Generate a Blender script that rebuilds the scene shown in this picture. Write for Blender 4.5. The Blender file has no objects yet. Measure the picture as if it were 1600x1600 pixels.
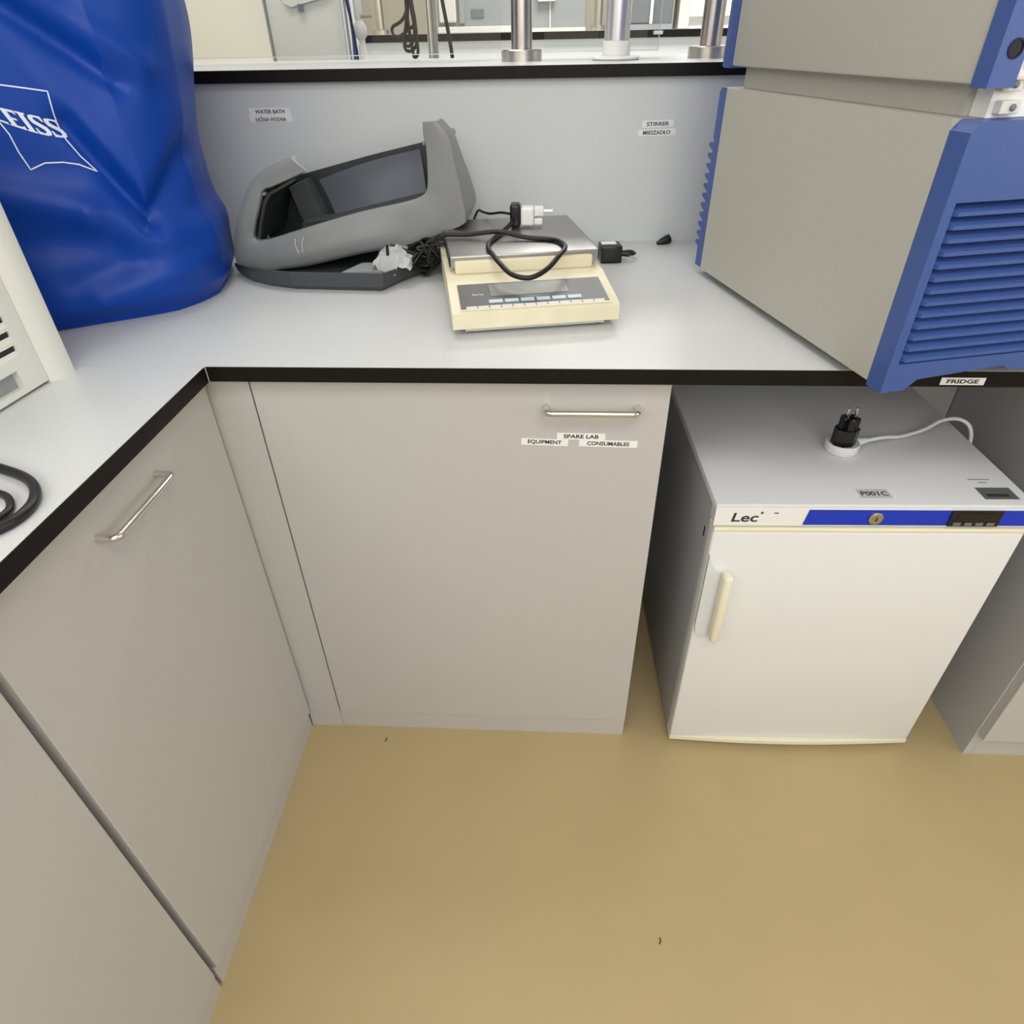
import bpy, bmesh, math, random
from mathutils import Vector, Matrix, noise
from mathutils.bvhtree import BVHTree

random.seed(4)
S = bpy.context.scene
COL = S.collection
PI = math.pi

# ------------------------------------------------------------------ camera
F, YAW, PITCH, ROLL = 1014.26, 0.06307, -0.63537, 0.02021
cam_data = bpy.data.cameras.new('camera')
cam = bpy.data.objects.new('camera', cam_data)
COL.objects.link(cam)
Rm = Matrix.Rotation(YAW, 3, 'Z') @ Matrix.Rotation(PITCH, 3, 'X') @ Matrix.Rotation(ROLL, 3, 'Y')
right, fwd, up = Rm.col[0], Rm.col[1], Rm.col[2]
M = Matrix((right, up, -fwd)).transposed().to_4x4()
M.translation = Vector((0.53141, -0.89874, 1.28743))
cam.matrix_world = M
cam_data.sensor_width = 36
cam_data.sensor_fit = 'HORIZONTAL'
cam_data.lens = 36 * F / 1600
cam_data.clip_start = 0.01
S.camera = cam

# ------------------------------------------------------------------ world, lights, exposure
world = bpy.data.worlds.new('world')
S.world = world
world.use_nodes = True
bg = world.node_tree.nodes['Background']
bg.inputs['Color'].default_value = (0.86, 0.93, 1.0, 1)
bg.inputs['Strength'].default_value = 3.0

def area(name, loc, rot, sx, sy, power, color=(1, 1, 1)):
    l = bpy.data.lights.new(name, 'AREA')
    l.shape = 'RECTANGLE'; l.size = sx; l.size_y = sy
    l.energy = power; l.color = color
    o = bpy.data.objects.new(name, l)
    o.location = loc; o.rotation_euler = rot
    COL.objects.link(o)
    return o

area('ceiling_lamp_light', (0.9, -1.5, 2.66), (0, 0, 0), 1.3, 0.7, 22, (1, 0.97, 0.93))
area('ceiling_lamp_light', (-0.1, 0.9, 2.66), (0, 0, 0), 1.2, 0.6, 15, (1, 0.98, 0.95))
area('ceiling_lamp_light', (0.9, 2.6, 2.66), (0, 0, 0), 1.2, 0.6, 60, (1, 0.98, 0.94))
# daylight from behind the photographer, plus side fills added without windows
area('daylight_fill', (0.9, -2.9, 2.12), (PI / 2 - 0.1, 0, 0), 2.4, 0.95, 34, (0.96, 0.98, 1.0))
area('daylight_fill', (3.6, -1.3, 1.7), (PI / 2, 0, PI / 2), 1.8, 1.3, 27, (0.96, 0.98, 1.0))  # added fill from the right, brightens the left cupboards
area('daylight_fill', (-0.6, -1.9, 2.2), (PI / 2 - 0.25, 0, -0.9), 1.2, 0.8, 14, (0.97, 0.98, 1.0))  # added fill from the left for surfaces facing that way

S.view_settings.view_transform = 'Standard'
S.view_settings.look = 'None'
S.view_settings.exposure = -0.32
S.view_settings.gamma = 1.0
S.view_settings.use_curve_mapping = False

# ------------------------------------------------------------------ materials
def srgb(*c):
    out = []
    for v in c:
        v = v / 255
        out.append(v / 12.92 if v <= 0.04045 else ((v + 0.055) / 1.055) ** 2.4)
    return tuple(out) + (1,)

def mat(name, rgb, rough=0.5, metal=0.0, var=0.0, scale=60, bump=0.0, bscale=400, spec=0.5, coat=0.0):
    m = bpy.data.materials.new(name)
    m.use_nodes = True
    nt = m.node_tree
    b = nt.nodes['Principled BSDF']
    c = srgb(*rgb)
    b.inputs['Base Color'].default_value = c
    b.inputs['Roughness'].default_value = rough
    b.inputs['Metallic'].default_value = metal
    b.inputs['Specular IOR Level'].default_value = spec
    b.inputs['Coat Weight'].default_value = coat
    tc = nt.nodes.new('ShaderNodeTexCoord')
    if var:
        n = nt.nodes.new('ShaderNodeTexNoise')
        n.inputs['Scale'].default_value = scale
        n.inputs['Detail'].default_value = 4
        nt.links.new(tc.outputs['Object'], n.inputs['Vector'])
        r = nt.nodes.new('ShaderNodeMapRange')
        r.inputs['From Min'].default_value = 0.25
        r.inputs['From Max'].default_value = 0.75
        r.inputs['To Min'].default_value = 1 - var
        r.inputs['To Max'].default_value = 1 + var
        nt.links.new(n.outputs['Fac'], r.inputs['Value'])
        mx = nt.nodes.new('ShaderNodeMix')
        mx.data_type = 'RGBA'; mx.blend_type = 'MULTIPLY'
        mx.inputs[0].default_value = 1.0
        mx.inputs[6].default_value = c
        nt.links.new(r.outputs['Result'], mx.inputs[7])
        nt.links.new(mx.outputs[2], b.inputs['Base Color'])
    if bump:
        n2 = nt.nodes.new('ShaderNodeTexNoise')
        n2.inputs['Scale'].default_value = bscale
        n2.inputs['Detail'].default_value = 2
        nt.links.new(tc.outputs['Object'], n2.inputs['Vector'])
        bp = nt.nodes.new('ShaderNodeBump')
        bp.inputs['Strength'].default_value = bump
        bp.inputs['Distance'].default_value = 0.001
        nt.links.new(n2.outputs['Fac'], bp.inputs['Height'])
        nt.links.new(bp.outputs['Normal'], b.inputs['Normal'])
    return m

M_lam = mat('grey_laminate', (192, 190, 188), 0.42, var=0.02, scale=300, bump=0.15, bscale=500)
M_carc = mat('carcass_grey', (188, 189, 189), 0.5, var=0.02, scale=250)
M_top = mat('worktop_grey', (208, 210, 211), 0.36, var=0.03, scale=220, bump=0.1, bscale=700)
M_splash = mat('panel_grey', (213, 216, 217), 0.45, var=0.025, scale=260)
M_edge = mat('black_edge', (16, 12, 8), 0.5, var=0.08, scale=40, spec=0.25)
M_floor = mat('tan_vinyl', (183, 163, 121), 0.40, var=0.035, scale=5, bump=0.05, bscale=200)
M_dark = mat('recess_dark', (45, 43, 40), 0.8)
M_chrome = mat('chrome', (225, 222, 218), 0.16, metal=1.0)
M_steel = mat('brushed_steel', (205, 198, 190), 0.28, metal=1.0, var=0.05, scale=30)
M_pan = mat('pan_steel', (172, 170, 168), 0.36, metal=1.0, var=0.05, scale=25)
M_white = mat('white_plastic', (238, 238, 236), 0.35)
M_fridge = mat('fridge_white', (231, 232, 233), 0.33, bump=0.12, bscale=350)
M_frtop = mat('fridge_top_white', (222, 224, 227), 0.42, bump=0.12, bscale=300)
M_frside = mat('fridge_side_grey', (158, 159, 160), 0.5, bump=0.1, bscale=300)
M_cream = mat('cream_plastic', (236, 232, 208), 0.4, var=0.03, scale=12)
M_balcream = mat('aged_cream_plastic', (230, 222, 194), 0.45, var=0.06, scale=22)
M_paper = mat('label_paper', (240, 240, 240), 0.6)
M_ink = mat('ink', (52, 52, 56), 0.6)
M_black = mat('black_rubber', (14, 14, 15), 0.42)
M_blackp = mat('black_plastic', (20, 20, 22), 0.3)
M_beige = mat('beige_powder_coat', (182, 180, 171), 0.5, var=0.02, scale=200, bump=0.25, bscale=900)
M_blue = mat('blue_plastic', (62, 88, 152), 0.42, var=0.02, scale=80)
M_bag = mat('blue_cover_fabric', (4, 62, 158), 0.40, var=0.05, scale=9, bump=0.1, bscale=900, spec=0.28)
M_logo = mat('white_print', (225, 235, 250), 0.5)
M_navy = mat('navy_print', (16, 42, 98), 0.5)
M_shell = mat('grey_shell_plastic', (136, 138, 139), 0.36, var=0.04, scale=18, bump=0.12, bscale=600)
M_base = mat('dark_grey_plastic', (68, 72, 75), 0.42, var=0.04, scale=20)
M_lin = mat('dark_liner', (48, 50, 52), 0.5)
M_liner = mat('blue_grey_liner', (132, 139, 150), 0.35)
M_off = mat('offwhite_housing', (222, 223, 216), 0.4)
M_keyp = mat('keypad_grey', (84, 85, 87), 0.42)
M_disp = mat('display_grey', (128, 130, 124), 0.4)
M_key = mat('pale_blue_key', (186, 208, 220), 0.45)
M_royal = mat('royal_blue_strip', (12, 52, 190), 0.35)
M_wall = mat('cream_wall', (226, 220, 205), 0.8, var=0.01)
M_ceil = mat('ceiling_white', (235, 235, 232), 0.85)
M_lgrey = mat('light_grey_plastic', (216, 213, 208), 0.5)
M_mgrey = mat('mid_grey_plastic', (150, 153, 155), 0.45)
M_dgrey = mat('dark_grey_panel', (112, 116, 120), 0.4)
M_alu = mat('aluminium', (190, 190, 188), 0.35, metal=0.8)
M_brass = mat('lock_nickel', (190, 180, 160), 0.3, metal=0.9)
M_tape = mat('clear_tape', (206, 208, 206), 0.25)
M_silver = mat('silver_label', (120, 125, 128), 0.3, metal=0.4)
M_bluet = mat('blue_hose', (60, 82, 165), 0.4)

def glass_mat():
    m = bpy.data.materials.new('clear_glass')
    m.use_nodes = True
    nt = m.node_tree
    out = nt.nodes['Material Output']
    nt.nodes.remove(nt.nodes['Principled BSDF'])
    tr = nt.nodes.new('ShaderNodeBsdfTransparent')
    tr.inputs['Color'].default_value = (0.965, 0.98, 0.97, 1)
    gl = nt.nodes.new('ShaderNodeBsdfGlossy')
    gl.inputs['Roughness'].default_value = 0.02
    fr = nt.nodes.new('ShaderNodeFresnel')
    fr.inputs['IOR'].default_value = 1.5
    mx = nt.nodes.new('ShaderNodeMixShader')
    nt.links.new(fr.outputs[0], mx.inputs[0])
    nt.links.new(tr.outputs[0], mx.inputs[1])
    nt.links.new(gl.outputs[0], mx.inputs[2])
    nt.links.new(mx.outputs[0], out.inputs['Surface'])
    return m
M_glass = glass_mat()
M_gedge = mat('glass_edge', (220, 232, 226), 0.2)

# ------------------------------------------------------------------ helpers
def thing(name, label, cat, loc=(0, 0, 0), rotz=0.0, group=None):
    o = bpy.data.objects.new(name, None)
    COL.objects.link(o)
    o.location = loc; o.rotation_euler = (0, 0, rotz)
    o.empty_display_size = 0.05
    o['label'] = label; o['category'] = cat
    if group: o['group'] = group
    return o

def tag(o, label, cat, group=None):
    o['label'] = label; o['category'] = cat
    if group: o['group'] = group
    return o

def obj(name, bm, m, parent=None, smooth=False, label=None, bevel=0, seg=2):
    if bevel:
        es = [e for e in bm.edges if len(e.link_faces) == 2 and e.calc_face_angle(0) > 0.6]
        bmesh.ops.bevel(bm, geom=es, offset=bevel, segments=seg, affect='EDGES', profile=0.5, clamp_overlap=True)
    bmesh.ops.recalc_face_normals(bm, faces=bm.faces)
    me = bpy.data.meshes.new(name)
    bm.to_mesh(me); bm.free()
    if smooth:
        for p in me.polygons: p.use_smooth = True
        me.set_sharp_from_angle(angle=math.radians(40))
    me.materials.append(m)
    o = bpy.data.objects.new(name, me)
    COL.objects.link(o)
    if parent: o.parent = parent
    if label: o['label'] = label
    return o

def struct(name, bm, m, parent=None, **k):
    o = obj(name, bm, m, parent, **k)
    if not parent: o['kind'] = 'structure'
    return o

def box(x0, x1, y0, y1, z0, z1, bm=None):
    bm = bm or bmesh.new()
    r = bmesh.ops.create_cube(bm, size=1)
    bmesh.ops.scale(bm, vec=(x1 - x0, y1 - y0, z1 - z0), verts=r['verts'])
    bmesh.ops.translate(bm, vec=((x0 + x1) / 2, (y0 + y1) / 2, (z0 + z1) / 2), verts=r['verts'])
    return bm

def prism(pts, y0, y1, axis='y', bm=None):
    """polygon pts in the two other axes, extruded along axis"""
    bm = bm or bmesh.new()
    def P(a, b, t):
        return {'y': (a, t, b), 'x': (t, a, b), 'z': (a, b, t)}[axis]
    v0 = [bm.verts.new(P(a, b, y0)) for a, b in pts]
    v1 = [bm.verts.new(P(a, b, y1)) for a, b in pts]
    n = len(pts)
    bm.faces.new(v0); bm.faces.new(v1[::-1])
    for i in range(n):
        bm.faces.new((v0[i], v0[(i + 1) % n], v1[(i + 1) % n], v1[i]))
    return bm

def smooth_path(pts, n=8):
    pts = [Vector(p) for p in pts]
    out = []
    for i in range(len(pts) - 1):
        p0 = pts[max(i - 1, 0)]; p1 = pts[i]; p2 = pts[i + 1]; p3 = pts[min(i + 2, len(pts) - 1)]
        for k in range(n):
            t = k / n
            out.append(0.5 * ((2 * p1) + (p2 - p0) * t + (2 * p0 - 5 * p1 + 4 * p2 - p3) * t * t + (3 * p1 - p0 - 3 * p2 + p3) * t ** 3))
    out.append(pts[-1])
    return out

def tube(pts, r, seg=10, bm=None, n=8, smooth=True):
    bm = bm or bmesh.new()
    P = smooth_path(pts, n) if smooth else [Vector(p) for p in pts]
    rings = []
    t0 = (P[1] - P[0]).normalized()
    ref = Vector((0, 0, 1)) if abs(t0.z) < 0.9 else Vector((1, 0, 0))
    nrm = t0.cross(ref).normalized()
    for i, p in enumerate(P):
        t = (P[min(i + 1, len(P) - 1)] - P[max(i - 1, 0)]).normalized()
        nrm = (nrm - t * nrm.dot(t)).normalized()
        b = t.cross(nrm)
        rr = r(i / (len(P) - 1)) if callable(r) else r
        rings.append([bm.verts.new(p + (nrm * math.cos(2 * PI * k / seg) + b * math.sin(2 * PI * k / seg)) * rr) for k in range(seg)])
    for a, b in zip(rings, rings[1:]):
        for k in range(seg):
            bm.faces.new((a[k], a[(k + 1) % seg], b[(k + 1) % seg], b[k]))
    bm.faces.new(rings[0][::-1]); bm.faces.new(rings[-1])
    return bm

def lathe(prof, c=(0, 0, 0), seg=32, bm=None, axis='z'):
    """prof: list of (radius, height)"""
    bm = bm or bmesh.new()
    def P(r, h, a):
        x, y = r * math.cos(a), r * math.sin(a)
        v = {'z': (x, y, h), 'y': (x, h, y), 'x': (h, x, y)}[axis]
        return Vector(v) + Vector(c)
    rings = [[bm.verts.new(P(r, h, 2 * PI * k / seg)) for k in range(seg)] for r, h in prof]
    for a, b in zip(rings, rings[1:]):
        for k in range(seg):
            bm.faces.new((a[k], a[(k + 1) % seg], b[(k + 1) % seg], b[k]))
    bm.faces.new(rings[0][::-1]); bm.faces.new(rings[-1])
    return bm

def text_bm(s, size, width=None, extrude=0.0002, bold=0.0, shear=0.0):
    """text centred on the origin in the XY plane, as a bmesh"""
    cu = bpy.data.curves.new('txt', 'FONT')
    cu.body = s; cu.size = size; cu.align_x = 'CENTER'; cu.align_y = 'CENTER'
    cu.extrude = extrude; cu.offset = bold; cu.resolution_u = 3; cu.shear = shear
    o = bpy.data.objects.new('txt', cu)
    COL.objects.link(o)
    bpy.context.view_layer.update()
    me = bpy.data.meshes.new_from_object(o.evaluated_get(bpy.context.evaluated_depsgraph_get()))
    bm = bmesh.new(); bm.from_mesh(me)
    bpy.data.objects.remove(o); bpy.data.curves.remove(cu); bpy.data.meshes.remove(me)
    if width and bm.verts:
        xs = [v.co.x for v in bm.verts]
        w = max(xs) - min(xs); cx = (max(xs) + min(xs)) / 2
        for v in bm.verts: v.co.x = (v.co.x - cx) * width / w
    ys = [v.co.y for v in bm.verts]; cy = (max(ys) + min(ys)) / 2
    for v in bm.verts: v.co.y -= cy
    return bm

FRONT = Matrix(((1, 0, 0), (0, 0, -1), (0, 1, 0))).to_4x4()   # XY plane -> facing -Y
def sticker(x, z, w, h, y, s, parent, tilt=0.0, label=None, size=None):
    """paper strip with lettering on a surface that faces -Y at depth y"""
    T = Matrix.Translation((x, y, z)) @ FRONT @ Matrix.Rotation(tilt, 4, 'Z')
    bm = box(-w / 2, w / 2, -h / 2, h / 2, 0, 0.0004)
    bm.transform(T)
    st = obj('sticker', bm, M_paper, parent, label=label or 'white sticker reading ' + s)
    tb = text_bm(s, size or h * 0.75, w * 0.72, bold=0.0002)
    tb.transform(T @ Matrix.Translation((0, 0, 0.0006)))
    obj('lettering', tb, M_ink, st)
    return st

# ------------------------------------------------------------------ room shell
struct('floor', box(-0.9, 3.8, -3.1, 4.7, -0.05, 0), M_floor)
struct('ceiling', box(-0.9, 3.8, -3.1, 4.7, 2.7, 2.75), M_ceil)
struct('wall_left', box(-0.95, -0.9, -3.1, 4.7, 0, 2.7), M_wall)
struct('wall_right', box(3.8, 3.85, -3.1, 4.7, 0, 2.7), M_wall)
struct('wall_front', box(-0.9, 3.8, -3.15, -3.1, 0, 2.7), M_wall)
bm = box(-0.9, 1.36, 4.6, 4.75, 0, 2.7)
box(1.36, 3.4, 4.6, 4.75, 0, 1.30, bm); box(1.36, 3.4, 4.6, 4.75, 2.35, 2.7, bm); box(3.4, 3.8, 4.6, 4.75, 0, 2.7, bm)
struct('wall_back', bm, M_wall)
bm = box(1.36, 3.4, 4.64, 4.70, 1.30, 1.36)
box(1.36, 3.4, 4.64, 4.70, 2.29, 2.35, bm)
for x in (1.36, 2.35, 3.34): box(x, x + 0.06, 4.645, 4.695, 1.36, 2.29, bm)
w1 = struct('window_1', bm, M_white, bevel=0.004)
for x in (1.42, 2.41):
    obj('pane', box(x, x + 0.93, 4.667, 4.673, 1.36, 2.29), M_glass, w1)

# ------------------------------------------------------------------ worktops
H, O = 0.9, 0.0266
T = 0.0235
def worktop(name, pts, edges, label):
    t = thing(name, label, 'worktop')
    obj('top_board', prism(pts, H - T, H, 'z'), M_top, t)
    for pl in edges:
        bm = bmesh.new()
        (ax, ay), (bx, by) = pl
        d = (Vector((bx - ax, by - ay, 0))).normalized(); n = Vector((d.y, -d.x, 0)) * 0.0015
        q = [Vector((ax, ay, 0)), Vector((bx, by, 0))]
        ps = [q[0], q[1], q[1] + n, q[0] + n]
        prism([(p.x, p.y) for p in ps], H - T, H - 0.0006, 'z', bm)
        obj('black_edge_band', bm, M_edge, t)
    return t
BACKY = 0.68
wt = worktop('worktop', [(-0.88, -O), (1.0, -O), (2.4, -O), (2.4, BACKY), (-0.88, BACKY)],
        [((O + 0.0016, -O), (2.4, -O))],
        'pale grey worktop along the riser panel carrying the balance and grey shell')
wl = worktop('worktop', [(-0.88, -2.2), (O, -2.2), (O, -O - 0.0006), (-0.88, -O - 0.0006)],
        [((O, -2.2), (O, -O - 0.0018))],
        'pale grey left worktop above the angled cupboards with a black cord on it')
# white mitre filler where the two black edges meet
obj('corner_cap', box(O - 0.0015, O + 0.002, -O - 0.0030, -O - 0.0008, H - T, H - 0.0005), M_lgrey, wl, label='small pale corner cap')
# label on the edge above the fridge
sticker(1.112, 0.8852, 0.060, 0.0110, -O - 0.0017, 'FRIDGE', wt, label='white sticker reading FRIDGE on black edge')

# ------------------------------------------------------------------ base cabinets
ZC = H - T - 0.0005
def handle_bm(a, b, out, r=0.005):
    a, b, out = Vector(a), Vector(b), Vector(out)
    d = (b - a).normalized()
    L = out.length; k = 0.009; o = out / L
    pts = [a, a + o * (L - k)]
    for i in range(1, 5):
        an = PI / 2 * i / 4
        pts.append(a + o * (L - k + k * math.sin(an)) + d * (k - k * math.cos(an)))
    for i in range(0, 5):
        an = PI / 2 * (1 - i / 4)
        pts.append(b + o * (L - k + k * math.sin(an)) - d * (k - k * math.cos(an)))
    pts.append(b)
    return tube(pts, r, 14, smooth=False)

DP = 0.004   # door proud of plinth plane
# back cabinet
W = 0.716
bc = thing('base_cabinet', 'grey cupboard with horizontal handle and spare lab stickers left of the fridge', 'cabinet')
obj('carcass', box(0.074, W - 0.001, 0.010, 0.62, 0.058, ZC), M_carc, bc)
obj('filler_panel', box(0.0005, 0.0735, -DP + 0.002, 0.018, 0.0, ZC), M_lam, bc)
obj('plinth', box(0.0740, W, 0.0, 0.016, 0.0, 0.056), M_lam, bc)
d = obj('door', box(0.0765, W, -DP, 0.009, 0.0565, ZC - 0.003), M_lam, bc, bevel=0.0008, seg=1)
obj('handle', handle_bm((0.530, -DP, 0.829), (0.668, -DP, 0.829), (0, -0.026, 0)), M_chrome, d, smooth=True, label='chrome bar handle')
sticker(0.586, 0.7765, 0.076, 0.0120, -DP - 0.0005, 'SPARE LAB', d, tilt=-0.01)
sticker(0.529, 0.7655, 0.074, 0.0120, -DP - 0.0004, 'EQUIPMENT', d, tilt=-0.03)
sticker(0.629, 0.7640, 0.092, 0.0125, -DP - 0.0004, 'CONSUMABLES', d, tilt=-0.02)

def left_cab(y0, y1, label, handle):
    t = thing('base_cabinet', label, 'cabinet', (0, y1, 0))
    L = y1 - y0
    obj('carcass', box(-0.62, -0.010, -L + 0.001, -0.0005, 0.058, ZC), M_carc if handle else M_carc, t)
    obj('plinth', box(-0.016, 0.0, -L + 0.0006, -0.0006, 0, 0.056), M_lam, t)
    d = obj('door', box(-0.009, 0.007, -L + 0.003, -0.003, 0.0565, ZC - 0.003), M_lam, t, bevel=0.0008, seg=1)
    if handle:
        a, b = handle
        obj('handle', handle_bm((0.007, a - y1, 0.819), (0.007, b - y1, 0.819), (0.026, 0, 0)), M_chrome, d, smooth=True, label='chrome bar handle')
    return t
left_cab(-0.513, -DP - 0.001, 'grey cupboard with slanting chrome handle beneath left worktop', (-0.331, -0.193))
left_cab(-1.05, -0.519, 'plain grey cupboard door at lower left corner without visible handle', (-0.72, -0.58))
left_cab(-2.10, -1.056, 'plain grey cupboard nearest the photographer under left worktop', (-1.4, -1.26))

# right neighbour cabinet
XN = 1.455
rc = thing('base_cabinet', 'grey cupboard right of the fridge seen mostly from its shaded side', 'cabinet', (XN, 0, 0))
obj('side_panel', box(0, 0.018, -0.018, 0.62, 0, ZC), M_carc, rc)
obj('carcass', box(0.0185, 0.9, 0.004, 0.62, 0.058, ZC), M_carc, rc)
obj('plinth', box(0.0185, 0.9, -0.018, -0.001, 0, 0.070), M_lam, rc)
d = obj('door', box(0.004, 0.62, -0.038, -0.0185, 0.074, ZC - 0.003), M_lam, rc, bevel=0.0008, seg=1)
obj('handle', handle_bm((0.2, -0.038, 0.829), (0.338, -0.038, 0.829), (0, -0.026, 0)), M_chrome, d, smooth=True)

# knee-hole: back panel and apron rail over the fridge
kb = thing('knee_hole_panel', 'shaded grey back panel behind the fridge under the worktop', 'panel', (W + 0.002, 0.49, 0))
obj('back_board', box(0.001, XN - W - 0.004, 0, 0.018, 0.0, ZC), M_carc, kb)
obj('front_rail', box(0.001, XN - W - 0.004, -0.490 - 0.012, -0.490 + 0.006, ZC - 0.006, ZC), M_alu, kb, label='thin bright rail under the worktop edge')

# ------------------------------------------------------------------ riser and raised shelf
HS = 1.236
rp = thing('riser_panel', 'upright pale grey panel behind the worktop with two stickers and a screw cap', 'panel', (0, BACKY, 0))
obj('panel_board', box(-0.88, 2.4, 0, 0.018, H - 0.03, HS - 0.0225), M_splash, rp)
sticker(-0.064, 1.1625, 0.088, 0.0135, -0.0004, 'WATER BATH', rp)
sticker(-0.065, 1.1495, 0.092, 0.0130, -0.0004, 'ŁAŹNIA WODNA', rp)
sticker(0.752, 1.1310, 0.064, 0.0130, -0.0004, 'STIRRER', rp, tilt=0.02)
sticker(0.751, 1.1155, 0.078, 0.0130, -0.0004, 'MIESZADŁO', rp, tilt=0.02)
obj('screw_cap', lathe([(0.0065, 0), (0.0065, -0.001), (0.005, -0.0022), (0.001, -0.0024)], (0.322, 0, 1.122), 24, axis='y'), M_mgrey, rp, smooth=True)

rs = thing('raised_shelf', 'long pale raised shelf with thick black edge carrying steel posts', 'shelf', (0, BACKY, 0))
obj('shelf_board', box(-0.88, 2.4, -0.018, 0.55, HS - 0.0222, HS), M_top, rs)
obj('black_edge_band', box(-0.88, 2.4, -0.0198, -0.0182, HS - 0.0222, HS - 0.0006), M_edge, rs)
obj('rear_panel', box(-0.88, 2.4, 0.50, 0.518, 0.0, HS - 0.0225), M_splash, rs)

def steel_post(x, y, label, top=2.4, r=0.0235, z=HS, rb=0.046, group=None):
    t = thing('steel_post', label, 'post', (x, y, z), 0, group)
    obj('base_collar', lathe([(rb, 0), (rb, 0.020), (rb - 0.002, 0.022), (r + 0.001, 0.022)], seg=40), M_steel, t, smooth=True)
    obj('post_tube', lathe([(r, 0.0225), (r, top - z)], seg=36), M_steel, t, smooth=True)
    return t
steel_post(0.461, 0.90, 'thick brushed steel post with round collar left of the white sleeved post')
steel_post(0.880, 0.90, 'thick brushed steel post with round collar beside the blue instrument')

wp = thing('sleeved_pipe', 'shiny tube with white plastic sleeve and wide flange between two steel posts', 'pipe', (0.670, 0.86, HS))
obj('flange', lathe([(0.049, 0), (0.053, 0.003), (0.052, 0.006), (0.045, 0.0075), (0.031, 0.009)], seg=40), M_white, wp, smooth=True)
obj('sleeve', lathe([(0.0305, 0.0092), (0.0305, 0.034), (0.029, 0.035)], seg=36), M_white, wp, smooth=True)
obj('pipe_tube', lathe([(0.0275, 0.0352), (0.0275, 1.15)], seg=36), mat('satin_tube', (222, 222, 226), 0.28, metal=0.75), wp, smooth=True)

def glass_panel(x0, x1, label):
    t = thing('glass_screen', label, 'glass', (x0, 1.0, HS + 0.014))
    obj('pane', box(0, x1 - x0, -0.003, 0.003, 0.001, 0.5), M_glass, t)
    obj('bottom_edge', box(0, x1 - x0, -0.003, 0.003, -0.0008, 0.0008), M_gedge, t)
    return t
glass_panel(-0.86, 0.408, 'clear glass screen above the raised shelf, left of the first steel post')
g2 = glass_panel(0.51, 0.779, 'clear glass screen above the raised shelf between the two steel posts')
obj('side_edge', box(0.2680, 0.2698, -0.003, 0.003, 0, 0.5), M_gedge, g2)
obj('clamp', box(0.256, 0.276, -0.008, 0.008, 0.030, 0.037), M_white, g2)

# ------------------------------------------------------------------ things behind the raised shelf
t = thing('lab_bench', 'pale bench on the far side of the raised shelf', 'bench', (0, 1.235, 0))
obj('bench_top', box(-0.88, 3.2, 0, 0.62, 0.876, 0.9), M_top, t)
obj('bench_front', box(-0.88, 3.2, 0.58, 0.6, 0, 0.876), M_lam, t)

t = thing('plastic_bin', 'tall pale grey box with torn hanging front flap behind raised shelf', 'box', (-0.24, 1.60, 0.9))
bm = box(-0.118, 0.118, 0, 0.2, 0, 0.53)
obj('body', bm, M_lgrey, t, bevel=0.012, smooth=True)
obj('side_seam', box(-0.1245, -0.1185, -0.002, 0.01, 0, 0.50), M_mgrey, t)
bm = prism([(-0.075, 0.60), (-0.055, 0.473), (-0.035, 0.463), (0.09, 0.488), (0.10, 0.60)], -0.012, -0.004, 'y')
obj('flap', bm, M_off, t, bevel=0.002)
obj('flap_clip', box(-0.012, 0.004, -0.016, -0.0125, 0.452, 0.470), M_dgrey, t)

t = thing('upright_frame', 'pale grey upright frame strip beside the tall grey box', 'frame', (-0.09, 1.5, 0.9))
obj('rail', box(-0.016, -0.006, 0, 0.012, 0, 0.9), M_lgrey, t, bevel=0.002)
obj('rail', box(0.001, 0.006, 0, 0.012, 0, 0.9), M_mgrey, t, bevel=0.001)
t = thing('gas_tap', 'small pale valve with side lever behind the glass', 'valve', (-0.052, 1.52, 0.9))
obj('tap_stem', lathe([(0.012, 0), (0.012, 0.36), (0.007, 0.37), (0.007, 0.42), (0.012, 0.43), (0.012, 0.50)], seg=20), M_off, t, smooth=True)
obj('tap_body', lathe([(0.006, 0), (0.018, 0.012), (0.020, 0.035), (0.010, 0.05)], (0, 0, 0.375), 20), M_lgrey, t, smooth=True)
obj('lever', tube([(0.010, -0.012, 0.435), (0.045, -0.016, 0.437)], 0.005, 8, smooth=False), mat('tap_brown', (168, 150, 132), 0.4), t, smooth=True)
tag(obj('hose', tube([(-0.070, 1.48, 0.9), (-0.069, 1.48, 1.2), (-0.066, 1.48, 1.32), (-0.085, 1.50, 1.50), (-0.10, 1.5, 1.7)], 0.0045, 10), M_bluet, smooth=True),
    'thin blue hose behind the glass beside the small valve', 'hose')
tag(obj('cable', tube([(-0.052, 1.455, 0.9), (-0.054, 1.455, 1.25), (-0.072, 1.460, 1.42), (-0.085, 1.47, 1.7)], 0.0035, 10), M_black, smooth=True),
    'thin dark cable running up next to the blue hose', 'cable')

# hanging coil of black cable
bm = bmesh.new()
cx = 0.122
for k, (w, zb, zt, dy) in enumerate([(0.020, 1.262, 1.44, 0), (0.034, 1.285, 1.42, 0.010), (0.012, 1.236, 1.46, -0.008), (0.026, 1.250, 1.43, 0.016)]):
    s = -0.028 if k == 1 else (0.012 if k == 2 else -0.004)
    tube([(cx + 0.004, 1.40 + dy, 1.62), (cx - 0.004, 1.40 + dy, 1.36), (cx + s - w * 0.75, 1.40 + dy, zb + 0.02), (cx + s - w * 0.3, 1.40 + dy, zb),
          (cx + s + w * 0.6, 1.40 + dy, zb + 0.016), (cx + 0.013, 1.40 + dy, 1.32), (cx + 0.006, 1.40 + dy, 1.40), (cx + 0.008, 1.40 + dy, 1.62)], 0.0045, 8, bm)
o = obj('cable_coil', bm, M_black, smooth=True)
tag(o, 'looped black cable hanging in front of the slim bright post', 'cable')

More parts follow.
